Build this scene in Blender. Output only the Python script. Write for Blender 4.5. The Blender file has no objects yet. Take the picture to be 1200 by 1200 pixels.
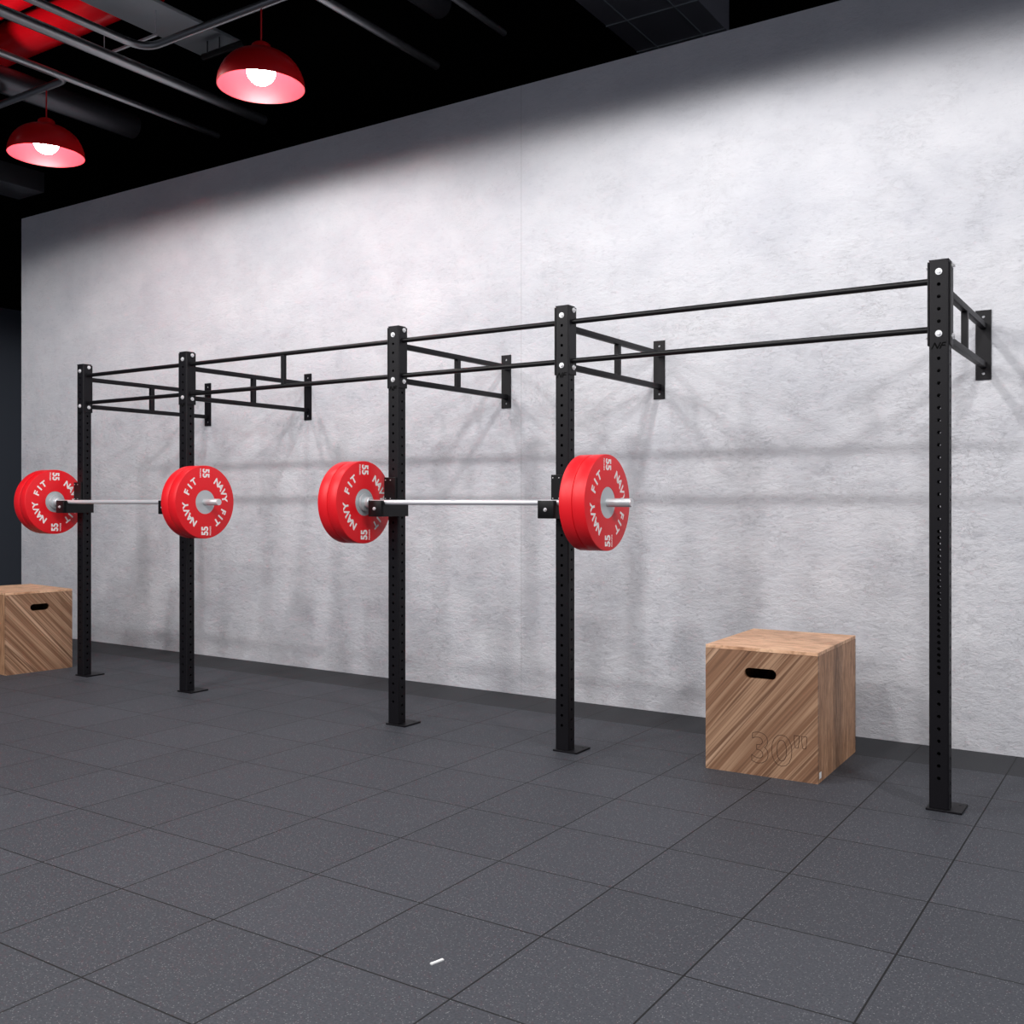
import bpy, bmesh, math, random
from mathutils import Vector, Matrix
R = math.radians
random.seed(4)
C = bpy.context.scene.collection
S = 2.5            # metres per rig height; rig = 2.5 m tall
EYE = 0.564        # eye height in rig heights
THETA = 0.5794     # camera yaw towards the left
T_POST = 1.973     # distance camera -> rig line (rig heights)
T_WALL = 2.473
POSTS = [-2.937, -2.437, -1.637, -1.148, -0.357]

def W(u, t, h): return Vector((u*S, t*S, (h+EYE)*S))

# ---------------------------------------------------------------- materials
def s2l(c):
    return tuple((x/12.92 if x <= .04045 else ((x+.055)/1.055)**2.4) for x in [v/255 for v in c])
def new_mat(name):
    m = bpy.data.materials.new(name); m.use_nodes = True
    nt = m.node_tree; b = nt.nodes['Principled BSDF']
    return m, nt, b
def plain(name, rgb, rough=.5, metal=0., spec=.5, bump=0., bscale=60):
    m, nt, b = new_mat(name)
    b.inputs['Base Color'].default_value = (*s2l(rgb), 1)
    b.inputs['Roughness'].default_value = rough
    b.inputs['Metallic'].default_value = metal
    b.inputs['Specular IOR Level'].default_value = spec
    tc = nt.nodes.new('ShaderNodeTexCoord'); n = nt.nodes.new('ShaderNodeTexNoise')
    n.inputs['Scale'].default_value = bscale; n.inputs['Detail'].default_value = 4
    nt.links.new(tc.outputs['Object'], n.inputs['Vector'])
    mr = nt.nodes.new('ShaderNodeMapRange'); mr.inputs['To Min'].default_value = rough*.9; mr.inputs['To Max'].default_value = min(1, rough*1.12)
    nt.links.new(n.outputs['Fac'], mr.inputs['Value']); nt.links.new(mr.outputs['Result'], b.inputs['Roughness'])
    if bump:
        bp = nt.nodes.new('ShaderNodeBump'); bp.inputs['Strength'].default_value = bump; bp.inputs['Distance'].default_value = .002
        nt.links.new(n.outputs['Fac'], bp.inputs['Height']); nt.links.new(bp.outputs['Normal'], b.inputs['Normal'])
    return m
def node(nt, t, **kw):
    n = nt.nodes.new(t)
    for k, v in kw.items(): setattr(n, k, v)
    return n
def math_n(nt, op, a, b=None, c=None):
    n = node(nt, 'ShaderNodeMath', operation=op)
    for i, v in enumerate((a, b, c)):
        if v is None: continue
        if isinstance(v, (int, float)): n.inputs[i].default_value = v
        else: nt.links.new(v, n.inputs[i])
    return n.outputs[0]
def ramp(nt, fac, stops):
    r = node(nt, 'ShaderNodeValToRGB'); e = r.color_ramp.elements
    while len(e) < len(stops): e.new(.5)
    for el, (p, c) in zip(e, stops):
        el.position = p; el.color = (*c, 1) if len(c) == 3 else c
    nt.links.new(fac, r.inputs['Fac']); return r.outputs['Color']
def noise(nt, vec, scale, detail=4, rough=.5, dist=0.):
    n = node(nt, 'ShaderNodeTexNoise'); n.inputs['Scale'].default_value = scale
    n.inputs['Detail'].default_value = detail; n.inputs['Roughness'].default_value = rough
    n.inputs['Distortion'].default_value = dist
    nt.links.new(vec, n.inputs['Vector']); return n.outputs['Fac']
def mapping(nt, vec, scale=(1,1,1), rot=(0,0,0), loc=(0,0,0)):
    m = node(nt, 'ShaderNodeMapping'); m.inputs['Scale'].default_value = scale
    m.inputs['Rotation'].default_value = rot; m.inputs['Location'].default_value = loc
    nt.links.new(vec, m.inputs['Vector']); return m.outputs['Vector']
def mixc(nt, fac, a, b, blend='MIX'):
    n = node(nt, 'ShaderNodeMix', data_type='RGBA', blend_type=blend)
    for key, v in ((0, fac), (6, a), (7, b)):
        if isinstance(v, (int, float)): n.inputs[key].default_value = v
        elif isinstance(v, tuple): n.inputs[key].default_value = (*v, 1)
        else: nt.links.new(v, n.inputs[key])
    return n.outputs[2]

def wall_material():
    m, nt, b = new_mat('rough_plaster')
    g = node(nt, 'ShaderNodeNewGeometry').outputs['Position']
    sx = node(nt, 'ShaderNodeSeparateXYZ'); nt.links.new(g, sx.inputs[0])
    big = noise(nt, mapping(nt, g, (1, 1, 1.6)), 1.3, 5, .6)
    strk = noise(nt, mapping(nt, g, (1, 1, 1.5)), 6.0, 9, .74, .15)
    fine = noise(nt, mapping(nt, g, (1, 1, 2.0)), 26, 7, .74, .25)
    crk = noise(nt, mapping(nt, g, (1, 1, 2.2)), 9.0, 9, .72, 1.6)
    low = node(nt, 'ShaderNodeMapRange'); low.inputs['From Min'].default_value = 4.0; low.inputs['From Max'].default_value = 1.6
    low.inputs['To Min'].default_value = .35; low.inputs['To Max'].default_value = 1
    nt.links.new(sx.outputs['Z'], low.inputs['Value'])
    base = ramp(nt, big, [(.3, s2l((207, 208, 215))), (.7, s2l((226, 226, 231)))])
    ridge = math_n(nt, 'ABSOLUTE', math_n(nt, 'SUBTRACT', crk, .5))
    mask = ramp(nt, noise(nt, g, 2.6, 5, .7), [(.46, (0, 0, 0)), (.60, (1, 1, 1))])
    cm = math_n(nt, 'MULTIPLY', math_n(nt, 'LESS_THAN', ridge, .008), math_n(nt, 'MULTIPLY', mask, low.outputs[0]))
    pit = ramp(nt, fine, [(.30, (.58, .58, .60)), (.44, (1, 1, 1))])
    pm = mixc(nt, math_n(nt, 'MULTIPLY', low.outputs[0], .55), (1, 1, 1), pit)
    col = mixc(nt, 1.0, base, pm, 'MULTIPLY')
    sm = ramp(nt, strk, [(.34, (.74, .74, .77)), (.47, (1, 1, 1))])
    sm2 = mixc(nt, math_n(nt, 'MULTIPLY', low.outputs[0], .45), (1, 1, 1), sm)
    col = mixc(nt, 1.0, col, sm2, 'MULTIPLY')
    col = mixc(nt, math_n(nt, 'MULTIPLY', cm, .42), col, (.22, .22, .23))
    # vertical seam between two wall boards
    d = math_n(nt, 'ABSOLUTE', math_n(nt, 'SUBTRACT', sx.outputs['X'], -1.586*S))
    seam = math_n(nt, 'LESS_THAN', d, .0035)
    col = mixc(nt, math_n(nt, 'MULTIPLY', seam, .30), col, (.35, .35, .36))
    nt.links.new(col, b.inputs['Base Color'])
    b.inputs['Roughness'].default_value = .75; b.inputs['Specular IOR Level'].default_value = .25
    hgt = math_n(nt, 'ADD', math_n(nt, 'MULTIPLY', fine, .35), math_n(nt, 'MULTIPLY', strk, .9))
    hgt = math_n(nt, 'MULTIPLY', math_n(nt, 'SUBTRACT', hgt, math_n(nt, 'MULTIPLY', cm, .12)), low.outputs[0])
    hgt = math_n(nt, 'SUBTRACT', hgt, math_n(nt, 'MULTIPLY', seam, .3))
    bp = node(nt, 'ShaderNodeBump'); bp.inputs['Strength'].default_value = .55; bp.inputs['Distance'].default_value = .05
    nt.links.new(hgt, bp.inputs['Height']); nt.links.new(bp.outputs['Normal'], b.inputs['Normal'])
    return m
def floor_material():
    m, nt, b = new_mat('rubber_tiles')
    g = node(nt, 'ShaderNodeNewGeometry').outputs['Position']
    sx = node(nt, 'ShaderNodeSeparateXYZ'); nt.links.new(g, sx.inputs[0])
    TU, TT = .1981*S, .1968*S
    def line(coord, off, step, w):
        f = math_n(nt, 'DIVIDE', math_n(nt, 'SUBTRACT', coord, off), step)
        d = math_n(nt, 'ABSOLUTE', math_n(nt, 'SUBTRACT', f, math_n(nt, 'ROUND', f)))
        return f, math_n(nt, 'LESS_THAN', d, w)
    fx, lx = line(sx.outputs['X'], -.289*S, TU, .0062)
    fy, ly = line(sx.outputs['Y'], .7225*S, TT, .0060)
    joint = math_n(nt, 'MAXIMUM', lx, ly)
    cell = node(nt, 'ShaderNodeCombineXYZ')
    nt.links.new(math_n(nt, 'FLOOR', fx), cell.inputs[0]); nt.links.new(math_n(nt, 'FLOOR', fy), cell.inputs[1])
    wn = node(nt, 'ShaderNodeTexWhiteNoise', noise_dimensions='3D'); nt.links.new(cell.outputs[0], wn.inputs['Vector'])
    tone = node(nt, 'ShaderNodeMapRange'); tone.inputs['To Min'].default_value = .92; tone.inputs['To Max'].default_value = 1.08
    nt.links.new(wn.outputs['Value'], tone.inputs['Value'])
    gr = noise(nt, g, 120, 5, .75)
    base = ramp(nt, gr, [(.3, s2l((48, 50, 56))), (.7, s2l((79, 81, 88)))])
    base = mixc(nt, 1., base, tone.outputs[0], 'MULTIPLY')
    v = node(nt, 'ShaderNodeTexVoronoi'); v.inputs['Scale'].default_value = 125; nt.links.new(g, v.inputs['Vector'])
    vs = node(nt, 'ShaderNodeSeparateColor'); nt.links.new(v.outputs['Color'], vs.inputs[0])
    sp = math_n(nt, 'MULTIPLY', math_n(nt, 'LESS_THAN', v.outputs['Distance'], .24), math_n(nt, 'GREATER_THAN', vs.outputs[0], .52))
    base = mixc(nt, math_n(nt, 'MULTIPLY', sp, .5), base, s2l((150, 149, 151)))
    # the cut row against the wall is darker
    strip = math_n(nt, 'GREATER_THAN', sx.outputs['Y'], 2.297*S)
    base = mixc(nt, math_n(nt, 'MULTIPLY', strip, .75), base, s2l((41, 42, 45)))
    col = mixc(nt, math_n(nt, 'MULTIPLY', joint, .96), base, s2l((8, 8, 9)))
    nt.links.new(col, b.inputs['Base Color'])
    b.inputs['Roughness'].default_value = .62; b.inputs['Specular IOR Level'].default_value = .35
    bp = node(nt, 'ShaderNodeBump'); bp.inputs['Strength'].default_value = .35; bp.inputs['Distance'].default_value = .002
    nt.links.new(gr, bp.inputs['Height']); nt.links.new(bp.outputs['Normal'], b.inputs['Normal'])
    return m
def zebra_material(name, ang):
    """diagonal striped veneer on a vertical panel whose plane is local XZ"""
    m, nt, b = new_mat(name)
    g = node(nt, 'ShaderNodeTexCoord').outputs['Object']
    r = mapping(nt, g, (1, 0, 1), (0, ang, 0))
    wob = noise(nt, r, 2.2, 2)
    st = mapping(nt, r, (.16, 1, 1))
    f1 = noise(nt, mapping(nt, st, (1, 1, 9)), 1.6, 3, .55, .1)
    f2 = noise(nt, mapping(nt, st, (1, 1, 60)), 1.5, 4, .65, .1)
    c1 = ramp(nt, f1, [(.33, s2l((84, 54, 36))), (.41, s2l((150, 112, 86))), (.47, s2l((128, 92, 68))), (.53, s2l((176, 140, 112))), (.58, s2l((112, 78, 56))), (.64, s2l((196, 160, 132)))])
    c2 = ramp(nt, f2, [(.34, (.42, .34, .28)), (.45, (.92, .9, .88)), (.6, (1.12, 1.1, 1.08))])
    col = mixc(nt, .6, c1, c2, 'MULTIPLY')
    nt.links.new(col, b.inputs['Base Color']); b.inputs['Roughness'].default_value = .5
    bp = node(nt, 'ShaderNodeBump'); bp.inputs['Strength'].default_value = .25; bp.inputs['Distance'].default_value = .002
    nt.links.new(f2, bp.inputs['Height']); nt.links.new(bp.outputs['Normal'], b.inputs['Normal'])
    return m
def grain_material(name, sc, dark, mid, light):
    m, nt, b = new_mat(name)
    g = node(nt, 'ShaderNodeTexCoord').outputs['Object']
    f = noise(nt, mapping(nt, g, sc), 1.0, 6, .68, .8)
    f2 = noise(nt, mapping(nt, g, tuple(x*2.6 for x in sc)), 1.0, 4, .6, .4)
    c = ramp(nt, f, [(.33, s2l(dark)), (.5, s2l(mid)), (.68, s2l(light))])
    c2 = ramp(nt, f2, [(.36, (.55, .48, .42)), (.5, (1, 1, 1))])
    c = mixc(nt, .7, c, c2, 'MULTIPLY')
    nt.links.new(c, b.inputs['Base Color']); b.inputs['Roughness'].default_value = .55
    return m

M = {}
M['wall'] = wall_material()
M['floor'] = floor_material()
M['wall_edge'] = plain('wall_edge_paint', (205, 205, 212), .7, bump=.1)
M['dark_wall'] = plain('dark_blue_wall', (80, 86, 98), .7, bump=.1, bscale=30)
M['ceiling'] = plain('black_ceiling', (10, 10, 11), .9, spec=.1)
M['black_steel'] = plain('black_powder_coat', (14, 12, 17), .48, spec=.24, bump=.15, bscale=400)
M['satin_black'] = plain('satin_black', (9, 8, 11), .42, spec=.3)
M['logo_black'] = plain('logo_black', (3, 3, 3), .8, spec=.1)
M['zinc'] = plain('zinc', (225, 225, 228), .35, .45)
M['chrome'] = plain('brushed_steel', (225, 225, 230), .30, .35)
M['hub'] = plain('hub_steel', (200, 205, 208), .4, .45)
M['red_rubber'] = plain('red_rubber', (232, 22, 34), .42, spec=.45, bump=.1, bscale=200)
M['white_ink'] = plain('white_ink', (245, 240, 238), .5)
M['red_enamel'] = plain('red_enamel', (205, 12, 22), .35)
M['enamel_lit'] = plain('red_enamel_lit', (222, 56, 68), .4)  # paler copy of the red enamel, bulb glow put into the colour
M['red_duct'] = plain('red_duct_paint', (225, 14, 28), .22)
M['pipe'] = plain('dark_conduit', (150, 150, 153), .30, .85)
M['duct'] = plain('grey_duct', (176, 182, 187), .45, .4)
M['dim_duct'] = plain('dim_duct', (92, 92, 97), .35, .7)
M['dark_duct'] = plain('dark_duct', (150, 148, 158), .6, .1)
M['paper'] = plain('paper', (240, 240, 240), .8)
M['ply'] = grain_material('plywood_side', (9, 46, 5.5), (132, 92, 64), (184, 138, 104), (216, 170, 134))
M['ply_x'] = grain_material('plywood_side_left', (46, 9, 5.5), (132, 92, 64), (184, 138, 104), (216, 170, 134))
M['ply_top_lit'] = grain_material('plywood_top_lit', (6, 30, 6), (190, 140, 106), (232, 184, 148), (250, 208, 172))  # light from overhead is put into this paler top colour
M['zebra'] = zebra_material('striped_veneer', R(50))
M['zebra_m'] = zebra_material('striped_veneer_mirrored', R(-48))
M['engrave'] = plain('engraved_line', (62, 36, 22), .8)
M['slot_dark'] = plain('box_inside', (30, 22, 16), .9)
m, nt, b = new_mat('bulb_glow'); M['bulb'] = m
b.inputs['Base Color'].default_value = (1, 1, 1, 1)
b.inputs['Emission Color'].default_value = (1, .97, .95, 1); b.inputs['Emission Strength'].default_value = 20
m, nt, b = new_mat('red_cord'); M['cord'] = m
b.inputs['Base Color'].default_value = (*s2l((200, 20, 28)), 1); b.inputs['Roughness'].default_value = .5

# ---------------------------------------------------------------- helpers
ORG = {}
def link(name, me, mat, parent=None, origin=(0, 0, 0), smooth=False):
    o = bpy.data.objects.new(name, me); C.objects.link(o)
    if mat: me.materials.append(mat)
    origin = Vector(origin); ORG[o.name] = origin
    if parent: o.parent = parent; o.location = origin - ORG[parent.name]
    else: o.location = origin
    if smooth:
        for p in me.polygons: p.use_smooth = True
        me.set_sharp_from_angle(angle=R(smooth if smooth is not True else 40))
    return o
def obj(name, bm, mat, parent=None, origin=(0, 0, 0), smooth=False):
    """bm is in world coordinates of the thing; origin becomes the object's origin"""
    bmesh.ops.recalc_face_normals(bm, faces=bm.faces)
    bmesh.ops.translate(bm, verts=bm.verts, vec=-Vector(origin))
    me = bpy.data.meshes.new(name); bm.to_mesh(me); bm.free()
    return link(name, me, mat, parent, origin, smooth)
def thing(name, label, cat, loc=(0, 0, 0), rotz=0, group=None):
    o = bpy.data.objects.new(name, None); C.objects.link(o); o.location = loc; o.rotation_euler = (0, 0, rotz)
    o.empty_display_size = .1
    o['label'] = label; o['category'] = cat
    if group: o['group'] = group
    ORG[o.name] = Vector(loc); return o
def tag(o, label, cat, group=None):
    o['label'] = label; o['category'] = cat
    if group: o['group'] = group
    return o
def dup(o, parent=None):
    c = o.copy(); C.objects.link(c)
    if parent: c.parent = parent
    for ch in list(o.children): dup(ch, c)
    return c
def bx(bm, a, b, bev=0.):
    a = Vector(a); b = Vector(b); r = bmesh.ops.create_cube(bm, size=1)
    vs = r['verts']; ctr = (a+b)/2; d = b-a
    for v in vs: v.co = Vector((v.co.x*d.x+ctr.x, v.co.y*d.y+ctr.y, v.co.z*d.z+ctr.z))
    if bev:
        es = list({e for v in vs for e in v.link_edges})
        bmesh.ops.bevel(bm, geom=es, offset=bev, segments=2, affect='EDGES', profile=.5)
def cyl(bm, p, q, r, n=20, r2=None):
    p = Vector(p); q = Vector(q); d = q-p
    res = bmesh.ops.create_cone(bm, cap_ends=True, cap_tris=False, segments=n, radius1=r, radius2=r if r2 is None else r2, depth=d.length)
    mt = Matrix.Translation((p+q)/2) @ Vector((0, 0, 1)).rotation_difference(d.normalized()).to_matrix().to_4x4()
    bmesh.ops.transform(bm, matrix=mt, verts=res['verts'])
def tube_path(bm, pts, r, n=14):
    pts = [Vector(p) for p in pts]; rings = []
    for i, p in enumerate(pts):
        d = (pts[min(i+1, len(pts)-1)] - pts[max(i-1, 0)]).normalized()
        up = Vector((0, 0, 1)) if abs(d.z) < .9 else Vector((1, 0, 0))
        a = d.cross(up).normalized(); b_ = d.cross(a).normalized()
        rings.append([bm.verts.new(p + (a*math.cos(2*math.pi*k/n)+b_*math.sin(2*math.pi*k/n))*r) for k in range(n)])
    for A, B in zip(rings, rings[1:]):
        for k in range(n): bm.faces.new((A[k], A[(k+1) % n], B[(k+1) % n], B[k]))
    bm.faces.new(rings[0]); bm.faces.new(rings[-1])
def lathe(bm, prof, axis='x', n=64, closed=False, origin=(0, 0, 0)):
    """prof: list of (a, r) a along axis"""
    o = Vector(origin); rings = []
    for a, r in prof:
        ring = []
        for k in range(n):
            c, s = math.cos(2*math.pi*k/n)*r, math.sin(2*math.pi*k/n)*r
            ring.append(bm.verts.new(o + (Vector((a, c, s)) if axis == 'x' else Vector((c, s, a)))))
        rings.append(ring)
    for A, B in zip(rings, rings[1:]):
        for k in range(n): bm.faces.new((A[k], A[(k+1) % n], B[(k+1) % n], B[k]))
    if closed:
        for k in range(n): bm.faces.new((rings[-1][k], rings[-1][(k+1) % n], rings[0][(k+1) % n], rings[0][k]))
    else:
        bm.faces.new(rings[0]); bm.faces.new(rings[-1])
def prism(bm, poly, off, axis_map):
    """poly 2D list extruded between off[0], off[1]; axis_map(a, b, c) -> Vector"""
    A = [bm.verts.new(axis_map(a, b_, off[0])) for a, b_ in poly]
    B = [bm.verts.new(axis_map(a, b_, off[1])) for a, b_ in poly]
    bm.faces.new(A); bm.faces.new(B[::-1]); n = len(poly)
    for k in range(n): bm.faces.new((A[k], A[(k+1) % n], B[(k+1) % n], B[k]))
def holed_panel(bm, w, z0, z1, holes, r, th, fmap, edges=False):
    """vertical strip with real round holes. holes: sorted list of (zc, half_cell). fmap(a, z, depth) -> Vector"""
    def quad(p): bm.faces.new([bm.verts.new(q) for q in p])
    def flat(za, zb):
        if zb-za < 1e-6: return
        for d in (0, th):
            quad([fmap(-w/2, za, d), fmap(w/2, za, d), fmap(w/2, zb, d), fmap(-w/2, zb, d)])
    z = z0
    for zc, hc in holes:
        flat(z, zc-hc); z = zc+hc
        H = w/2
        outer = [(H, hc), (H/3, hc), (-H/3, hc), (-H, hc), (-H, hc/3), (-H, -hc/3), (-H, -hc), (-H/3, -hc), (H/3, -hc), (H, -hc), (H, -hc/3), (H, hc/3)]
        inner = [(r*math.cos(R(45+30*k)), r*math.sin(R(45+30*k))) for k in range(12)]
        for k in range(12):
            j = (k+1) % 12
            for d in (0, th):
                quad([fmap(outer[k][0], zc+outer[k][1], d), fmap(outer[j][0], zc+outer[j][1], d),
                      fmap(inner[j][0], zc+inner[j][1], d), fmap(inner[k][0], zc+inner[k][1], d)])
            quad([fmap(inner[k][0], zc+inner[k][1], 0), fmap(inner[j][0], zc+inner[j][1], 0),
                  fmap(inner[j][0], zc+inner[j][1], th), fmap(inner[k][0], zc+inner[k][1], th)])
    flat(z, z1)
    if edges:
        for a in (-w/2, w/2):
            quad([fmap(a, z0, 0), fmap(a, z1, 0), fmap(a, z1, th), fmap(a, z0, th)])
        for zz in (z0, z1):
            quad([fmap(-w/2, zz, 0), fmap(w/2, zz, 0), fmap(w/2, zz, th), fmap(-w/2, zz, th)])
def text_bm(body, size, outline=0., extrude=0., bold=0., shear=0.):
    cu = bpy.data.curves.new('tmp_text', 'FONT'); cu.body = body; cu.size = size
    cu.align_x = 'CENTER'; cu.align_y = 'CENTER'; cu.offset = bold; cu.shear = shear; cu.extrude = extrude
    if outline: cu.fill_mode = 'NONE'; cu.bevel_depth = outline; cu.bevel_resolution = 0
    cu.resolution_u = 4
    o = bpy.data.objects.new('tmp_text', cu); C.objects.link(o)
    bpy.context.view_layer.update()
    me = bpy.data.meshes.new_from_object(o.evaluated_get(bpy.context.evaluated_depsgraph_get()))
    bm = bmesh.new(); bm.from_mesh(me)
    bpy.data.objects.remove(o); bpy.data.curves.remove(cu); bpy.data.meshes.remove(me)
    # centre on its own bounds
    xs = [v.co.x for v in bm.verts]; ys = [v.co.y for v in bm.verts]
    bmesh.ops.translate(bm, verts=bm.verts, vec=(-(min(xs)+max(xs))/2, -(min(ys)+max(ys))/2, 0))
    return bm
def absorb(dst, src, mtx):
    src.transform(mtx); me = bpy.data.meshes.new('tmp'); src.to_mesh(me); src.free()
    dst.from_mesh(me); bpy.data.meshes.remove(me)

# ---------------------------------------------------------------- setting
def struct(name, bm, mat, **kw):
    o = obj(name, bm, mat, **kw); o['kind'] = 'structure'; return o
WT = (1.204+EYE)*S
bm = bmesh.new(); bx(bm, (-5.9*S, -1.6*S, -.1), (1.7*S, 4.2*S, 0)); struct('floor', bm, M['floor'])
bm = bmesh.new(); bx(bm, (-4.125*S, T_WALL*S, 0), (1.7*S, T_WALL*S+.12, WT)); struct('wall_back', bm, M['wall'])
bm = bmesh.new(); bx(bm, (-5.9*S, -1.6*S, (1.95+EYE)*S), (1.7*S, 4.2*S, (1.95+EYE)*S+.1)); struct('ceiling', bm, M['ceiling'])
bm = bmesh.new(); bx(bm, (-5.3*S-.1, -1.6*S, 0), (-5.3*S, 4.2*S, (1.04+EYE)*S)); struct('wall_left', bm, M['dark_wall'])
bm = bmesh.new(); bx(bm, (-5.9*S, -1.6*S, (1.04+EYE)*S), (-5.3*S, 4.2*S, (1.95+EYE)*S)); struct('trim_1', bm, M['ceiling'])
bm = bmesh.new(); bx(bm, (-5.3*S, 4.1*S, 0), (1.7*S, 4.1*S+.1, (1.95+EYE)*S)); struct('wall_rear', bm, M['ceiling'])

# ---------------------------------------------------------------- rig
PW, PD, RC, TH = .034*S, .030*S, .0035*S, .0022*S
HT = (.4357+EYE)*S
rig = thing('pull_up_rig', 'long black steel wall-mounted pull-up rig with five uprights bolted to the grey wall', 'exercise rig', (POSTS[2]*S, T_POST*S, 0))
def bolt(bm, p, d, r=.0060*S):
    p = Vector(p); d = Vector(d)
    cyl(bm, p, p+d*.004, r, 20); cyl(bm, p+d*.004, p+d*.012, r*.62, 6, r*.55)
def make_upright(u, dense, logo):
    x, y = u*S, T_POST*S
    bm = bmesh.new()
    g0 = .4143
    fh = [g0-.0224*k for k in range(42) if k != 6]
    if dense: fh = [z for z in fh if not (-.325 < z < -.05)] + [-.0565-.0112*k for k in range(24)]
    fh = sorted(z for z in fh if z > -.54)
    sh = sorted([.27-.0224*k for k in range(37)])
    sh = [z for z in sh if z > -.54]
    def cells(l):
        out = []
        for i, z in enumerate(l):
            gap = min([abs(z-q) for q in l if q != z])
            out.append(((z+EYE)*S, min(gap*.499, .0095)*S))
        return out
    z0 = .012
    for sgn in (-1, 1):
        holed_panel(bm, PW-2*RC, z0, HT, cells(fh), .0033*S, TH, lambda a, z, d, s=sgn: Vector((x+a, y+s*(PD/2-d), z)))
        holed_panel(bm, PD-2*RC, z0, HT, cells(sh), .0033*S, TH, lambda a, z, d, s=sgn: Vector((x+s*(PW/2-d), y+a, z)))
    for sx_ in (-1, 1):
        for sy_ in (-1, 1):
            cx, cy = x+sx_*(PW/2-RC), y+sy_*(PD/2-RC)
            pr = [(cx+sx_*RC*math.cos(a), cy+sy_*RC*math.sin(a)) for a in [R(90)*k/4 for k in range(5)]]
            for (a, b_), (c, d) in zip(pr, pr[1:]):
                bm.faces.new([bm.verts.new(q) for q in ((a, b_, z0), (c, d, z0), (c, d, HT), (a, b_, HT))])
    up = obj('upright', bm, M['black_steel'], rig, (x, y, 0))
    bm = bmesh.new(); bx(bm, (x-PW/2, y-PD/2, HT-.001), (x+PW/2, y+PD/2, HT+.003), .0012)
    obj('end_cap', bm, M['black_steel'], up, (x, y, HT))
    bm = bmesh.new()
    bx(bm, (x-.0225*S, y-PD/2-.002*S, 0), (x+.039*S, y+.047*S, .010), .002)
    cyl(bm, (x+.028*S, y+.033*S, .008), (x+.028*S, y+.033*S, .011), .006)
    obj('base_plate', bm, M['black_steel'], up, (x, y, 0))
    # bolts through the front face
    for h in (.4146, .3023):
        bm = bmesh.new(); p = Vector((x, y-PD/2, (h+EYE)*S)); bolt(bm, p, (0, -1, 0)); obj('bolt', bm, M['zinc'], up, p, smooth=True)
    if logo:
        bm = bmesh.new()
        t = text_bm('NF', .0205*S, extrude=.0006, bold=.0007, shear=.45)
        absorb(bm, t, Matrix.Translation((x, y-PD/2-.0006, (.2805+EYE)*S)) @ Matrix.Rotation(R(90), 4, 'X') @ Matrix.Diagonal((.86, .8, 1, 1)))
        bx(bm, (x+.001, y-PD/2-.0009, (.2795+EYE)*S), (x+.0125*S, y-PD/2+.0002, (.2795+EYE)*S+.0022))
        obj('lettering', bm, M['logo_black'], up, (x, y-PD/2, (.2805+EYE)*S))
    return up
for i, u in enumerate(POSTS): make_upright(u, i == 4, True)

BR = .0060*S
for i in range(4):
    x0, x1 = POSTS[i]*S+PW/2, POSTS[i+1]*S-PW/2; y = T_POST*S; pt = .0028*S
    bm = bmesh.new()
    bx_o = ((x0+x1)/2, y, (.356+EYE)*S)
    for h in (.4005, .3125): cyl(bm, (x0+pt*.5, y, (h+EYE)*S), (x1-pt*.5, y, (h+EYE)*S), BR, 24)
    pb = obj('pull_up_bar_pair', bm, M['satin_black'], rig, bx_o, smooth=True)
    for sx_, xe in ((1, x0), (-1, x1)):
        bm = bmesh.new()
        bx(bm, (min(xe, xe+sx_*pt), y-PD/2+.0008*S, (.2815+EYE)*S), (max(xe, xe+sx_*pt), y+PD/2+.0015*S, HT-.002*S), .0015)
        e = obj('end_plate', bm, M['black_steel'], pb, (xe, y, (.36+EYE)*S))
    for sx_, xe in ((1, x0+pt), (-1, x1-pt)):
        for h in (.4265, .2980):
            bm = bmesh.new(); p = Vector((xe, y+.003*S, (h+EYE)*S)); bolt(bm, p, (sx_, 0, 0), .0056*S)
            obj('bolt', bm, M['zinc'], pb, p, smooth=True)
    if i == 1:
        bm = bmesh.new(); xm = (x0+x1)/2
        bx(bm, (xm-.0062*S, y-.005*S, (.3125+EYE)*S), (xm+.0062*S, y+.005*S, (.4005+EYE)*S), .002)
        obj('spacer_strut', bm, M['black_steel'], pb, (xm, y, (.356+EYE)*S))
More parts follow.
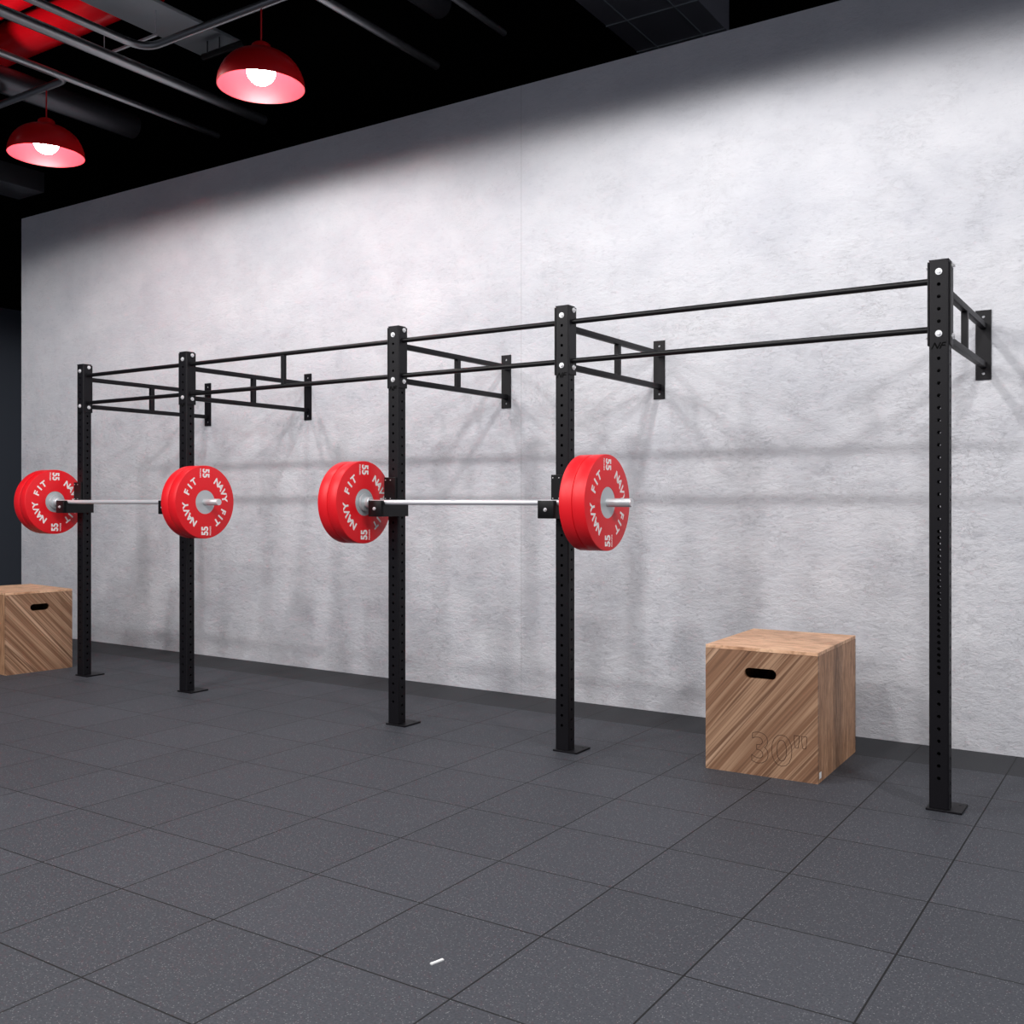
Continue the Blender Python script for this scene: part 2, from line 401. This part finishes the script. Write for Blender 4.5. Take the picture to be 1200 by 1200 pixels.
# end bolts on the last upright's outer side
for u, sg in ((POSTS[0], -1), (POSTS[4], 1)):
    par = [o for o in rig.children if o.name.startswith('upright')][0 if sg < 0 else 4]
    xe = u*S+sg*PW/2
    bm = bmesh.new(); bx(bm, (min(xe, xe+sg*.0028*S), T_POST*S-PD/2+.004*S, (.2815+EYE)*S), (max(xe, xe+sg*.0028*S), T_POST*S+PD/2-.001*S, HT-.004*S), .0015)
    obj('backing_plate', bm, M['black_steel'], par, (xe, T_POST*S, (.36+EYE)*S))
    for h in (.4265, .2980):
        bm = bmesh.new(); p = Vector((xe+sg*.0028*S, T_POST*S+.003*S, (h+EYE)*S)); bolt(bm, p, (sg, 0, 0), .0056*S)
        obj('bolt', bm, M['zinc'], par, p, smooth=True)
for u in POSTS:
    x = u*S; y0 = T_POST*S+PD/2+.0005; y1 = T_WALL*S-.0005; aw = .0066*S
    bm = bmesh.new()
    for h in (.390, .3025):
        bx(bm, (x-aw, y0+.002*S, (h+EYE)*S-aw), (x+aw, y1-.003*S, (h+EYE)*S+aw), .003)
    arm = obj('wall_arm', bm, M['black_steel'], rig, (x, (y0+y1)/2, (.346+EYE)*S), smooth=35)
    bm = bmesh.new(); ym = (y0+y1)/2
    bx(bm, (x-aw*.95, ym-aw*1.1, (.3025+EYE)*S+aw), (x+aw*.95, ym+aw*1.1, (.390+EYE)*S-aw), .002)
    obj('cross_strut', bm, M['black_steel'], arm, (x, ym, (.346+EYE)*S))
    bm = bmesh.new(); bx(bm, (x-PW/2, y0, (.2815+EYE)*S), (x+PW/2, y0+.0028*S, HT-.002*S), .0015)
    obj('flange', bm, M['black_steel'], arm, (x, y0, (.36+EYE)*S))
    bm = bmesh.new()
    holed_panel(bm, .0325*S, (.2695+EYE)*S, (.425+EYE)*S, [((.2835+EYE)*S, .01*S), ((.411+EYE)*S, .01*S)], .0034*S, .003*S,
                lambda a, z, d: Vector((x+a, y1-.003*S+d, z)), edges=True)
    bmesh.ops.remove_doubles(bm, verts=bm.verts, dist=1e-5)
    obj('wall_plate', bm, M['black_steel'], arm, (x, y1, (.346+EYE)*S))

# ---------------------------------------------------------------- j-cups
TB = 1.908            # barbell line
ZB = -.0050           # barbell centre height
SR = .0061*S          # shaft radius
def make_jcup():
    root = thing('barbell_cup', '', 'barbell holder', (0, 0, 0))
    ph = .0010*S
    yf = -PD/2                       # front of upright, upright centre at y=0
    ybar = (TB-T_POST)*S
    mk = lambda a, b_, c: Vector((c, a, b_))
    zb = -SR                         # rest surface (bar centre is z=0)
    prof = [(ybar-SR-.013*S, .0045*S), (ybar-SR-.003*S, .0045*S), (ybar-SR*1.07, -SR*.1), (ybar-SR*.87, -SR*1.0), (ybar, -SR*1.04), (ybar+SR*.87, -SR*1.0),
            (yf-.008*S, -.0025*S), (yf+.004*S, -.0025*S), (yf+.035*S, -.0025*S), (yf+.035*S, -.035*S), (ybar-SR-.009*S, -.035*S), (ybar-SR-.013*S, -.031*S)]
    bm = bmesh.new()
    for s in (-1, 1):
        prism(bm, prof, sorted((s*(PW/2+.0005*S), s*(PW/2+.0035*S))), mk)
    body = obj('side_plate', bm, M['satin_black'], root, (0, 0, 0))
    bm = bmesh.new()
    bx(bm, (-PW/2-.0004*S, yf-.0102*S, -.034*S), (PW/2+.0004*S, yf-.0008*S, -.003*S), .002)
    bx(bm, (-PW/2-.0004*S, ybar-SR, -.034*S), (PW/2+.0004*S, yf-.009*S, -.026*S))
    obj('cradle', bm, M['satin_black'], root, (0, 0, 0))
    bm = bmesh.new(); bx(bm, (-PW/2-.0035*S, ybar-SR-.0145*S, -.035*S), (PW/2+.0035*S, ybar-SR-.0035*S, .0043*S), .0035)
    lip = obj('front_lip', bm, M['satin_black'], root, (0, ybar, 0), smooth=35)
    bm = bmesh.new(); p = Vector((0, ybar-SR-.0145*S, -.0155*S)); bolt(bm, p, (0, -1, 0), .0042*S); obj('bolt', bm, M['zinc'], root, p, smooth=True)
    bm = bmesh.new(); bx(bm, (-.0245*S, yf-.006*S, -.001*S), (.0125*S, yf-.0006*S, .0625*S), .002)
    bp_ = obj('backing_plate', bm, M['satin_black'], root, (0, yf, .03*S))
    for a in (-.0195*S, -.0035*S):
        for z in (.0095*S, .0555*S):
            bm = bmesh.new(); p = Vector((a, yf-.006*S, z)); cyl(bm, p, p+Vector((0, -.003, 0)), .0013*S, 10); obj('rivet', bm, M['zinc'], bp_, p, smooth=True)
    return root
jc = make_jcup()
jl = ['black barbell cup hooked on the upright farthest left', 'black barbell cup on second upright from left, mostly behind a red plate',
      'black barbell cup on the middle upright, beside the left plates of the nearer barbell', 'black barbell cup on fourth upright, beside the right plates of the nearer barbell']
for i in range(4):
    o = jc if i == 0 else dup(jc)
    o.location = (POSTS[i]*S, T_POST*S, (ZB+EYE)*S); o['label'] = jl[i]; o['group'] = 'barbell cups on the rig'

# ---------------------------------------------------------------- barbells and plates
PR, PT = .1026*S, .0302*S
def letters(face_sign):
    """one mesh per word or number"""
    out = []; xo = face_sign*(PT/2)
    base = Matrix(((0, 0, face_sign, xo), (face_sign, 0, 0, 0), (0, 1, 0, 0), (0, 0, 0, 1)))
    for start in (217, 37):
        bm = bmesh.new()
        for k, ch in enumerate('NAVY FIT'):
            if ch == ' ':
                out.append(('lettering', bm)); bm = bmesh.new(); continue
            phi = R(start + k*15.2 + (1.0 if k > 4 else 0))
            t = text_bm(ch, .25*PR, extrude=.0003, bold=.0024)
            absorb(bm, t, base @ Matrix.Rotation(-phi, 4, 'Z') @ Matrix.Translation((0, .675*PR, 0)) @ Matrix.Diagonal((1.1, 1, 1, 1)))
        out.append(('lettering', bm))
    for sg in (1, -1):
        rot = Matrix.Rotation(R(-90 if sg > 0 else 90), 4, 'Z')
        bm = bmesh.new(); t = text_bm('55', .31*PR, extrude=.0003, bold=.0030)
        absorb(bm, t, base @ Matrix.Translation((sg*.02*PR, sg*.79*PR, 0)) @ rot @ Matrix.Diagonal((.82, 1.0, 1, 1)))
        out.append(('weight_number', bm))
        bm = bmesh.new(); t = text_bm('POUNDS', .062*PR, extrude=.0003, bold=.0004)
        absorb(bm, t, base @ Matrix.Translation((-sg*.17*PR, sg*.79*PR, 0)) @ rot)
        out.append(('unit_lettering', bm))
    return out
def make_plate():
    root = thing('bumper_plate', '', 'weight plate', (0, 0, 0))
    bm = bmesh.new(); e = .0016*S; h = PT/2; hr = .034*S
    prof = [(-h, hr), (-h, PR-e), (-h+e*.3, PR-e*.3), (-h+e, PR), (h-e, PR), (h-e*.3, PR-e*.3), (h, PR-e), (h, hr),
            (h-.001*S, hr-.0005*S), (-h+.001*S, hr-.0005*S)]
    lathe(bm, prof, 'x', 96, closed=True)
    obj('disc', bm, M['red_rubber'], root, smooth=32)
    bm = bmesh.new()
    lathe(bm, [(-h+.0006*S, .0095*S), (-h+.0006*S, hr-.0006*S), (h-.0006*S, hr-.0006*S), (h-.0006*S, .0095*S)], 'x', 64, closed=True)
    obj('hub', bm, M['hub'], root, smooth=32)
    for fs in (1, -1):
        for nm_, b_ in letters(fs): obj(nm_, b_, M['white_ink'], root)
    return root
plate = make_plate()
BARS = [(-2.993, -2.278, 'the farther barbell at left'), (-1.687, -1.005, 'the nearer barbell')]
pl_labels = [
 ('red bumper plate on left end of the farther barbell, the one facing the upright', 'red bumper plate at the far left edge of the farther barbell, outermost'),
 ('red bumper plate on right end of the farther barbell, outermost with full lettering showing', 'red bumper plate on right end of the farther barbell, inner one behind the lettered plate'),
 ('red bumper plate on left end of the nearer barbell, the one facing the middle upright', 'red bumper plate on left end of the nearer barbell, outermost of its pair'),
 ('red bumper plate on right end of the nearer barbell, outermost, largest in view', 'red bumper plate on right end of the nearer barbell, inner one beside the upright'),
]
first = True
k = 0
for (ul, ur, nm) in BARS:
    for side, ue in enumerate((ul, ur)):
        for j in range(2):
            o = plate if first else dup(plate); first = False
            uc = ue - .0151 - j*.0310
            o.location = (uc*S, TB*S, (ZB+EYE)*S)
            o['label'] = pl_labels[k][j]; o['group'] = 'red bumper plates on the barbells'
        k += 1
for i, (ul, ur, nm) in enumerate(BARS):
    z = (ZB+EYE)*S; y = TB*S
    li = ul; lo = ul-.0613-.054; ri = ur-.0615; ro = ur+.055
    root = thing('barbell', ['steel barbell with chrome shaft racked between the two leftmost uprights', 'steel barbell with chrome shaft racked between the third and fourth uprights'][i], 'barbell',
                 ((ul+ur)/2*S, y, z), 0, 'steel barbells racked on the rig')
    bm = bmesh.new(); cyl(bm, ((li+.004)*S, y, z), ((ri-.004)*S, y, z), SR, 28); obj('shaft', bm, M['chrome'], root, ((ul+ur)/2*S, y, z), smooth=True)
    for s, a, e in ((1, ri, ro), (-1, li, lo)):
        bm = bmesh.new()
        lathe(bm, [((a-s*.001)*S, .0092*S), ((e-s*.0015)*S, .0092*S), (e*S, .0082*S)], 'x', 32, origin=(0, y, z))
        sl = obj('sleeve', bm, M['hub'], root, (a*S, y, z), smooth=True)
        bm = bmesh.new()
        lathe(bm, [((a-s*.021)*S, .0115*S), ((a-s*.019)*S, .0135*S), ((a-s*.008)*S, .0135*S), ((a-s*.0075)*S, .0225*S), ((a-s*.0006)*S, .0225*S)], 'x', 40, origin=(0, y, z))
        obj('collar', bm, M['hub'], sl, (a*S, y, z), smooth=32)
        bm = bmesh.new(); lathe(bm, [((e-s*.001)*S, .0088*S), ((e+s*.0015)*S, .0088*S)], 'x', 32, origin=(0, y, z))
        obj('end_cap', bm, M['zinc'], sl, (e*S, y, z), smooth=True)

# ---------------------------------------------------------------- plyo boxes
def panel_with_slot(bm, w, h, th, slot, fmap):
    """w x h panel centred on a, from z=0; slot = (ca, cz, half_w, half_h)"""
    ca, cz, hw, hh = slot; N = 24
    inner = []; outer = []
    for k in range(N):
        a = 2*math.pi*k/N+math.pi/N
        ex = math.copysign(hw-hh, math.cos(a)); inner.append((ca+ex+hh*math.cos(a), cz+hh*math.sin(a)))
    def ray(p):
        dx, dz = p[0]-ca, p[1]-cz; s = 1e9
        if dx > 1e-9: s = min(s, (w/2-ca)/dx)
        if dx < -1e-9: s = min(s, (-w/2-ca)/dx)
        if dz > 1e-9: s = min(s, (h-cz)/dz)
        if dz < -1e-9: s = min(s, -cz/dz)
        return (ca+dx*s, cz+dz*s)
    outer = [ray(p) for p in inner]
    corners = [(w/2, h), (-w/2, h), (-w/2, 0), (w/2, 0)]
    def quad(p): bm.faces.new([bm.verts.new(q) for q in p])
    eq = lambda a, b_: abs(a-b_) < 1e-6
    for k in range(N):
        j = (k+1) % N; o1, o2 = outer[k], outer[j]; mid = []
        side = lambda p: {n for n, c in (('r', eq(p[0], w/2)), ('l', eq(p[0], -w/2)), ('t', eq(p[1], h)), ('b', eq(p[1], 0))) if c}
        if not (side(o1) & side(o2)):
            a1 = math.atan2(o1[1]-cz, o1[0]-ca); a2 = (math.atan2(o2[1]-cz, o2[0]-ca)-a1) % (2*math.pi)
            mid = sorted([((math.atan2(c[1]-cz, c[0]-ca)-a1) % (2*math.pi), c) for c in corners])
            mid = [c for t_, c in mid if t_ < a2]
        for d in (0, th):
            quad([fmap(*inner[k], d), fmap(*o1, d)] + [fmap(*c, d) for c in mid] + [fmap(*o2, d), fmap(*inner[j], d)])
        quad([fmap(*inner[k], 0), fmap(*inner[j], 0), fmap(*inner[j], th), fmap(*inner[k], th)])
    for a, b_ in zip(corners, corners[1:]+corners[:1]):
        quad([fmap(*a, 0), fmap(*b_, 0), fmap(*b_, th), fmap(*a, th)])
    bmesh.ops.remove_doubles(bm, verts=bm.verts, dist=1e-5)
def make_box(root, fw, dp, ht, mz, text, sticker, end_mat):
    """front panel along local X at y=0 facing -y; box extends to +y"""
    th = .018; O = ORG[root.name]
    # local frame meshes: parts keep root-local coordinates
    def part(name, bm, mat, origin=(0, 0, 0), parent=None, **kw):
        ORG['__l'] = Vector((0, 0, 0))
        bmesh.ops.recalc_face_normals(bm, faces=bm.faces)
        bmesh.ops.translate(bm, verts=bm.verts, vec=-Vector(origin))
        me = bpy.data.meshes.new(name); bm.to_mesh(me); bm.free(); me.materials.append(mat)
        o = bpy.data.objects.new(name, me); C.objects.link(o); o.parent = parent or root; o.location = origin
        return o
    g = .0006
    for s in (0, 1):
        bm = bmesh.new()
        f = (lambda a, z, d: Vector((a, d, z))) if s == 0 else (lambda a, z, d: Vector((-a, dp-d, z)))
        panel_with_slot(bm, fw, ht-th-g, th, (0, .80*ht, .142*fw, .041*ht), f)
        fp = part('front_panel' if s == 0 else 'rear_panel', bm, mz)
        if s == 0: front = fp
    for s in (-1, 1):
        bm = bmesh.new()
        a, b_ = sorted((s*fw/2, s*(fw/2-th)))
        # butt joint: side panel sits between front and rear, its face flush
        bx(bm, (a, th+g, 0), (b_, dp-th-g, ht-th-g))
        part('side_panel', bm, end_mat)
    bm = bmesh.new(); bx(bm, (-fw/2, 0, ht-th), (fw/2, dp, ht), .0015); part('top_panel', bm, M['ply_top_lit'])
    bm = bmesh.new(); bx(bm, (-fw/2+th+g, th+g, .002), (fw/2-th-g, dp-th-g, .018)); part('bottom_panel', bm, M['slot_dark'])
    if text:
        bm = bmesh.new(); t = text_bm(text, .155*S/2.5*2.02, outline=.0019, bold=.004)
        xs = [v.co.x for v in t.verts]; ys = [v.co.y for v in t.verts]
        sx_, sz_ = .485*fw/(max(xs)-min(xs)), .255*ht/(max(ys)-min(ys))
        absorb(bm, t, Matrix.Translation((.165*fw, -.0002, .225*ht)) @ Matrix.Rotation(R(90), 4, 'X') @ Matrix.Diagonal((sx_, sz_, .5, 1)))
        part('lettering', bm, M['engrave'], parent=front)
    if sticker:
        bm = bmesh.new(); bx(bm, (fw/2, .022, .020), (fw/2+.0008, .060, .052)); part('sticker', bm, M['paper'])
rb = thing('plyo_box', 'wooden jump box marked 30 inches, standing by the wall left of the rightmost upright', 'box', W(-.709, 2.011, -EYE), R(1.2), 'wooden plyo boxes on the floor')
make_box(rb, .235*S, .308*S, .2610*S, M['zebra'], '30"', True, M['ply'])
lang = math.atan2(.2175, .0275)
mid = ((-3.1435-3.1155)/2, (1.831+2.048)/2)
lb = thing('plyo_box', 'wooden jump box cut off by the left edge of the picture, behind the leftmost upright', 'box', W(mid[0], mid[1], -EYE), lang, 'wooden plyo boxes on the floor')
make_box(lb, .219*S, .308*S, .2655*S, M['zebra_m'], None, False, M['ply'])

bm = bmesh.new()
def fl(x, y):
    Z = 1186*EYE/(y-586.3); k = (x-600)/1186; c, s = math.cos(THETA), math.sin(THETA)
    return Z*(k*c-s), Z*(k*s+c)
a = Vector((-.7555*S, .9745*S, .0)); 
d = Vector((.012, .046, 0)); n_ = Vector((.0045, -.0012, 0))
vs = [a-n_, a+n_, a+d+n_, a+d-n_]
B = [bm.verts.new(v) for v in vs]; T = [bm.verts.new(v+Vector((0, 0, .004))) for v in vs]
bm.faces.new(B[::-1]); bm.faces.new(T)
for i in range(4): bm.faces.new((B[i], B[(i+1) % 4], T[(i+1) % 4], T[i]))
tag(obj('paper_scrap', bm, M['paper'], None, a), 'tiny white scrap lying on the dark rubber floor in the foreground', 'scrap')

# ---------------------------------------------------------------- pendants
HP, HC = 1.13, 1.355
PRM = .118*S
def make_pendant():
    root = thing('pendant_lamp', '', 'pendant lamp', (0, 0, 0))
    bm = bmesh.new(); H_ = .100*S; prof = []
    n = 14
    for k in range(n+1):
        a = R(90)*k/n
        r = PRM*(math.cos(a)**.82 if math.cos(a) > 1e-6 else 0); z = H_*math.sin(a)**1.05
        prof.append((z, max(r, .010*S)))
    out = prof
    inn = [(max(z-.004, 0) if k else 0, max(r-.005, .006*S)) for k, (z, r) in enumerate(prof)]
    lathe(bm, out + [(z, r-.0025) for z, r in inn[::-1][:0]] + [(max(z-.002, 0) if k else 0, max(r-.0025, .008*S)) for k, (z, r) in enumerate(prof)][::-1], 'z', 72, closed=True)
    sh_ = obj('shade', bm, M['red_enamel'], root, smooth=40)
    bm = bmesh.new(); mid_ = [(max(z-.0025, 0) if k else 0, max(r-.003, .0075*S)) for k, (z, r) in enumerate(prof)]
    lathe(bm, mid_ + inn[::-1], 'z', 72, closed=True)
    obj('lit_inner_skin', bm, M['enamel_lit'], sh_, smooth=40)  # inside face of the shade, its glow painted as a paler red
    bm = bmesh.new(); lathe(bm, [(H_-.006*S, .030*S), (H_+.002*S, .0275*S), (H_+.014*S, .0255*S), (H_+.019*S, .020*S), (H_+.021*S, .006*S)], 'z', 40)
    obj('cap', bm, M['red_enamel'], root, (0, 0, H_), smooth=40)
    bm = bmesh.new(); cyl(bm, (0, 0, H_+.018*S), (0, 0, (HC-HP)*S-.012*S), .0022*S, 10)
    obj('cord', bm, M['cord'], root, (0, 0, H_), smooth=True)
    bm = bmesh.new(); cyl(bm, (0, 0, .083*S), (0, 0, H_-.004*S), .012*S, 16); obj('socket', bm, M['white_ink'], root, (0, 0, .06*S), smooth=True)
    bm = bmesh.new(); bmesh.ops.create_uvsphere(bm, u_segments=20, v_segments=12, radius=.040*S)
    bmesh.ops.translate(bm, verts=bm.verts, vec=(0, 0, .046*S)); obj('bulb', bm, M['bulb'], root, (0, 0, .046*S), smooth=True)
    return root
pend = make_pendant()
PA = [(-2.09, 'red dome pendant lamp glowing below the bent conduit, the right and larger one'), (-3.095, 'red dome pendant lamp at the left edge of the picture, the smaller one')]
for i, (u, lb_) in enumerate(PA):
    o = pend if i == 0 else dup(pend)
    o.location = W(u, 1.941, HP); o['label'] = lb_; o['group'] = 'red dome pendant lamps'

# ---------------------------------------------------------------- ceiling services
def bend(a, b_, c, r, n=8):
    """a -> b (corner) -> c with a rounded corner"""
    a, b_, c = Vector(a), Vector(b_), Vector(c)
    p = b_+(a-b_).normalized()*r; q = b_+(c-b_).normalized()*r
    return [a] + [p*(1-t)**2+b_*2*t*(1-t)+q*t*t for t in [k/n for k in range(n+1)]] + [c]
def pipe(pts, r, name, label, mat='pipe', cat='pipe', group='dark pipes under the ceiling'):
    bm = bmesh.new(); tube_path(bm, pts, r*S, 18); p = Vector(pts[len(pts)//2])
    return tag(obj(name, bm, M[mat], None, p, smooth=40), label, cat, group)
pipe(bend(W(-2.586, -.2, HC), W(-2.586, 1.941, HC), W(1.0, 1.941, HC), .07*S), .0115, 'conduit', 'dark metal conduit with rounded bend, holding the right red lamp')
pipe(bend(W(-2.973, -.2, HC), W(-2.973, 1.941, HC), W(-4.6, 1.941, HC), .05*S), .0115, 'conduit', 'dark metal conduit with tight bend above the left red lamp')
pipe([W(-2.973, 1.905, HC), W(-2.973, 2.55, HC)], .0105, 'ceiling_pipe', 'dark straight pipe running on from the tight bend towards the wall')
pipe([W(-2.73, -.2, 1.362), W(-2.73, 2.55, 1.362)], .0165, 'ceiling_pipe', 'thick dark straight pipe passing between the two bent conduits')
pipe([W(-1.953, -.2, 1.375), W(-1.953, 2.55, 1.375)], .0125, 'ceiling_pipe', 'dark straight pipe just right of the larger red lamp')
pipe([W(-1.663, -.2, 1.386), W(-1.663, 2.50, 1.386)], .0095, 'ceiling_pipe', 'thin dark pipe above the wall, farthest right of the pipes')
pipe([W(-1.86, -.2, 1.50), W(-1.86, 2.45, 1.50)], .040, 'ceiling_pipe', 'wide dark round duct partly seen between the two right-hand pipes', 'dim_duct')
pipe([W(-3.334, -.2, 1.43), W(-3.334, 2.45, 1.43)], .045, 'ceiling_pipe', 'wide dark round duct above the left red lamp', 'dim_duct')
pipe([W(-4.6, 2.045, 1.635), W(-2.70, 2.045, 1.635)], .066, 'red_duct', 'thick glossy red duct crossing behind the dark pipes', 'red_duct', 'duct', 'red ducts under the ceiling')
pipe([W(-4.6, 1.885, 1.64), W(-2.70, 1.885, 1.64)], .034, 'red_duct', 'thin glossy red duct in front of the thick red one, at top left corner', 'red_duct', 'duct', 'red ducts under the ceiling')
def duct(u0, u1, t0, t1, h0, h1, name, label, mat='duct', seams=0):
    bm = bmesh.new(); bx(bm, W(u0, t0, h0), W(u1, t1, h1), .004)
    o = tag(obj(name, bm, M[mat], None, W((u0+u1)/2, (t0+t1)/2, h0), smooth=30), label, 'duct', 'rectangular ducts under the ceiling')
    hr = bmesh.new()
    for tt in (.6, 2.2): cyl(hr, W((u0+u1)/2, tt, h1), W((u0+u1)/2, tt, 1.95), .0016*S, 8)
    obj('hanger_rod', hr, M['satin_black'], o, W((u0+u1)/2, 1.4, h1))
    return o
duct(-2.84, -2.65, -.2, 2.37, 1.55, 1.562, 'air_duct', 'flat grey metal duct behind the right red lamp')
d_ = duct(-4.02, -3.84, -.2, 2.40, 1.25, 1.33, 'air_duct', 'dark flat duct low at the left edge above the wall end', 'dim_duct')
d_ = duct(-1.504, -1.195, -.2, 3.1, 1.50, 1.62, 'air_duct', 'dark panelled duct crossing above the top of the grey wall', 'dark_duct')
bm = bmesh.new()
for u in (-1.43, -1.27): bx(bm, W(u-.0012, -.2, 1.4965), W(u+.0012, 3.1, 1.5005))
for k in range(14): bx(bm, W(-1.504, .2+k*.22, 1.4968), W(-1.195, .2025+k*.22, 1.5004))
obj('seam', bm, M['duct'], d_, W(-1.35, 1.5, 1.50))
bm = bmesh.new(); cyl(bm, W(-2.75, 2.295, 1.50), W(-2.55, 2.295, 1.50), .011*S, 16)
for u in (-2.73, -2.67): cyl(bm, W(u, 2.295, 1.50), W(u, 2.295, 1.55), .002*S, 8)
tag(obj('tube_bracket', bm, M['satin_black'], None, W(-2.70, 2.295, 1.50), smooth=40), 'short black tube hung under the grey duct, behind the right red lamp', 'bracket')
bm = bmesh.new(); bx(bm, W(-2.93, 2.03, 1.449), W(-2.655, 2.038, 1.455))
for u in (-2.92, -2.66): cyl(bm, W(u, 2.034, 1.45), W(u, 2.034, 1.53), .0015*S, 8)
tag(obj('hanger_bar', bm, M['zinc'], None, W(-2.76, 2.034, 1.45)), 'thin bright hanger bar between the dark pipes, left of the right lamp', 'bracket')

# ---------------------------------------------------------------- lights
def spot(u, t, h, power, size=172, blend=.12, rad=.07, col=(1, .985, .975)):
    l = bpy.data.lights.new('unseen_spot', 'SPOT'); l.energy = power; l.spot_size = R(size); l.spot_blend = blend
    l.shadow_soft_size = rad; l.color = col
    o = bpy.data.objects.new('unseen_spot', l); C.objects.link(o); o.location = W(u, t, h); return o
for u, p in ((-2.80, 108), (-1.87, 104), (-.95, 102), (-.02, 90)):
    spot(u, .55, 1.20, p, 174, .06, .10)
for u, p in ((-2.40, 34), (-.92, 38)):
    spot(u, 1.70, 1.19, p, 164, .20, .10)
spot(1.15, .75, 1.2, 260, 172, .08, .30)
for u, p in ((-3.4, 185), (-1.6, 175), (.2, 105)):  # added fill row behind the camera, lifts the lower wall
    spot(u, -.9, 1.25, p, 172, .10, .45)

up_ = spot(-3.25, 1.45, 1.33, 26, 84, .6, .05)      # added light without a fixture, brightens the red ducts
up_.rotation_euler = Vector((.12, .75, 1)).to_track_quat('-Z', 'Y').to_euler()
w = bpy.data.worlds.new('World'); bpy.context.scene.world = w; w.use_nodes = True
bg = w.node_tree.nodes['Background']; bg.inputs['Color'].default_value = (.80, .86, 1.0, 1); bg.inputs['Strength'].default_value = .12

# ---------------------------------------------------------------- camera
cam = bpy.data.cameras.new('camera'); co = bpy.data.objects.new('camera', cam); C.objects.link(co)
cam.sensor_width = 36; cam.lens = 36*1186/1200; cam.shift_y = -13.7/1200
co.location = (0, 0, EYE*S); co.rotation_euler = (R(90), 0, THETA)
sc = bpy.context.scene; sc.camera = co
sc.view_settings.view_transform = 'Standard'; sc.view_settings.look = 'None'; sc.view_settings.gamma = 1
sc.view_settings.exposure = 1.0
sc.cycles.max_bounces = 8; sc.cycles.sample_clamp_indirect = 2
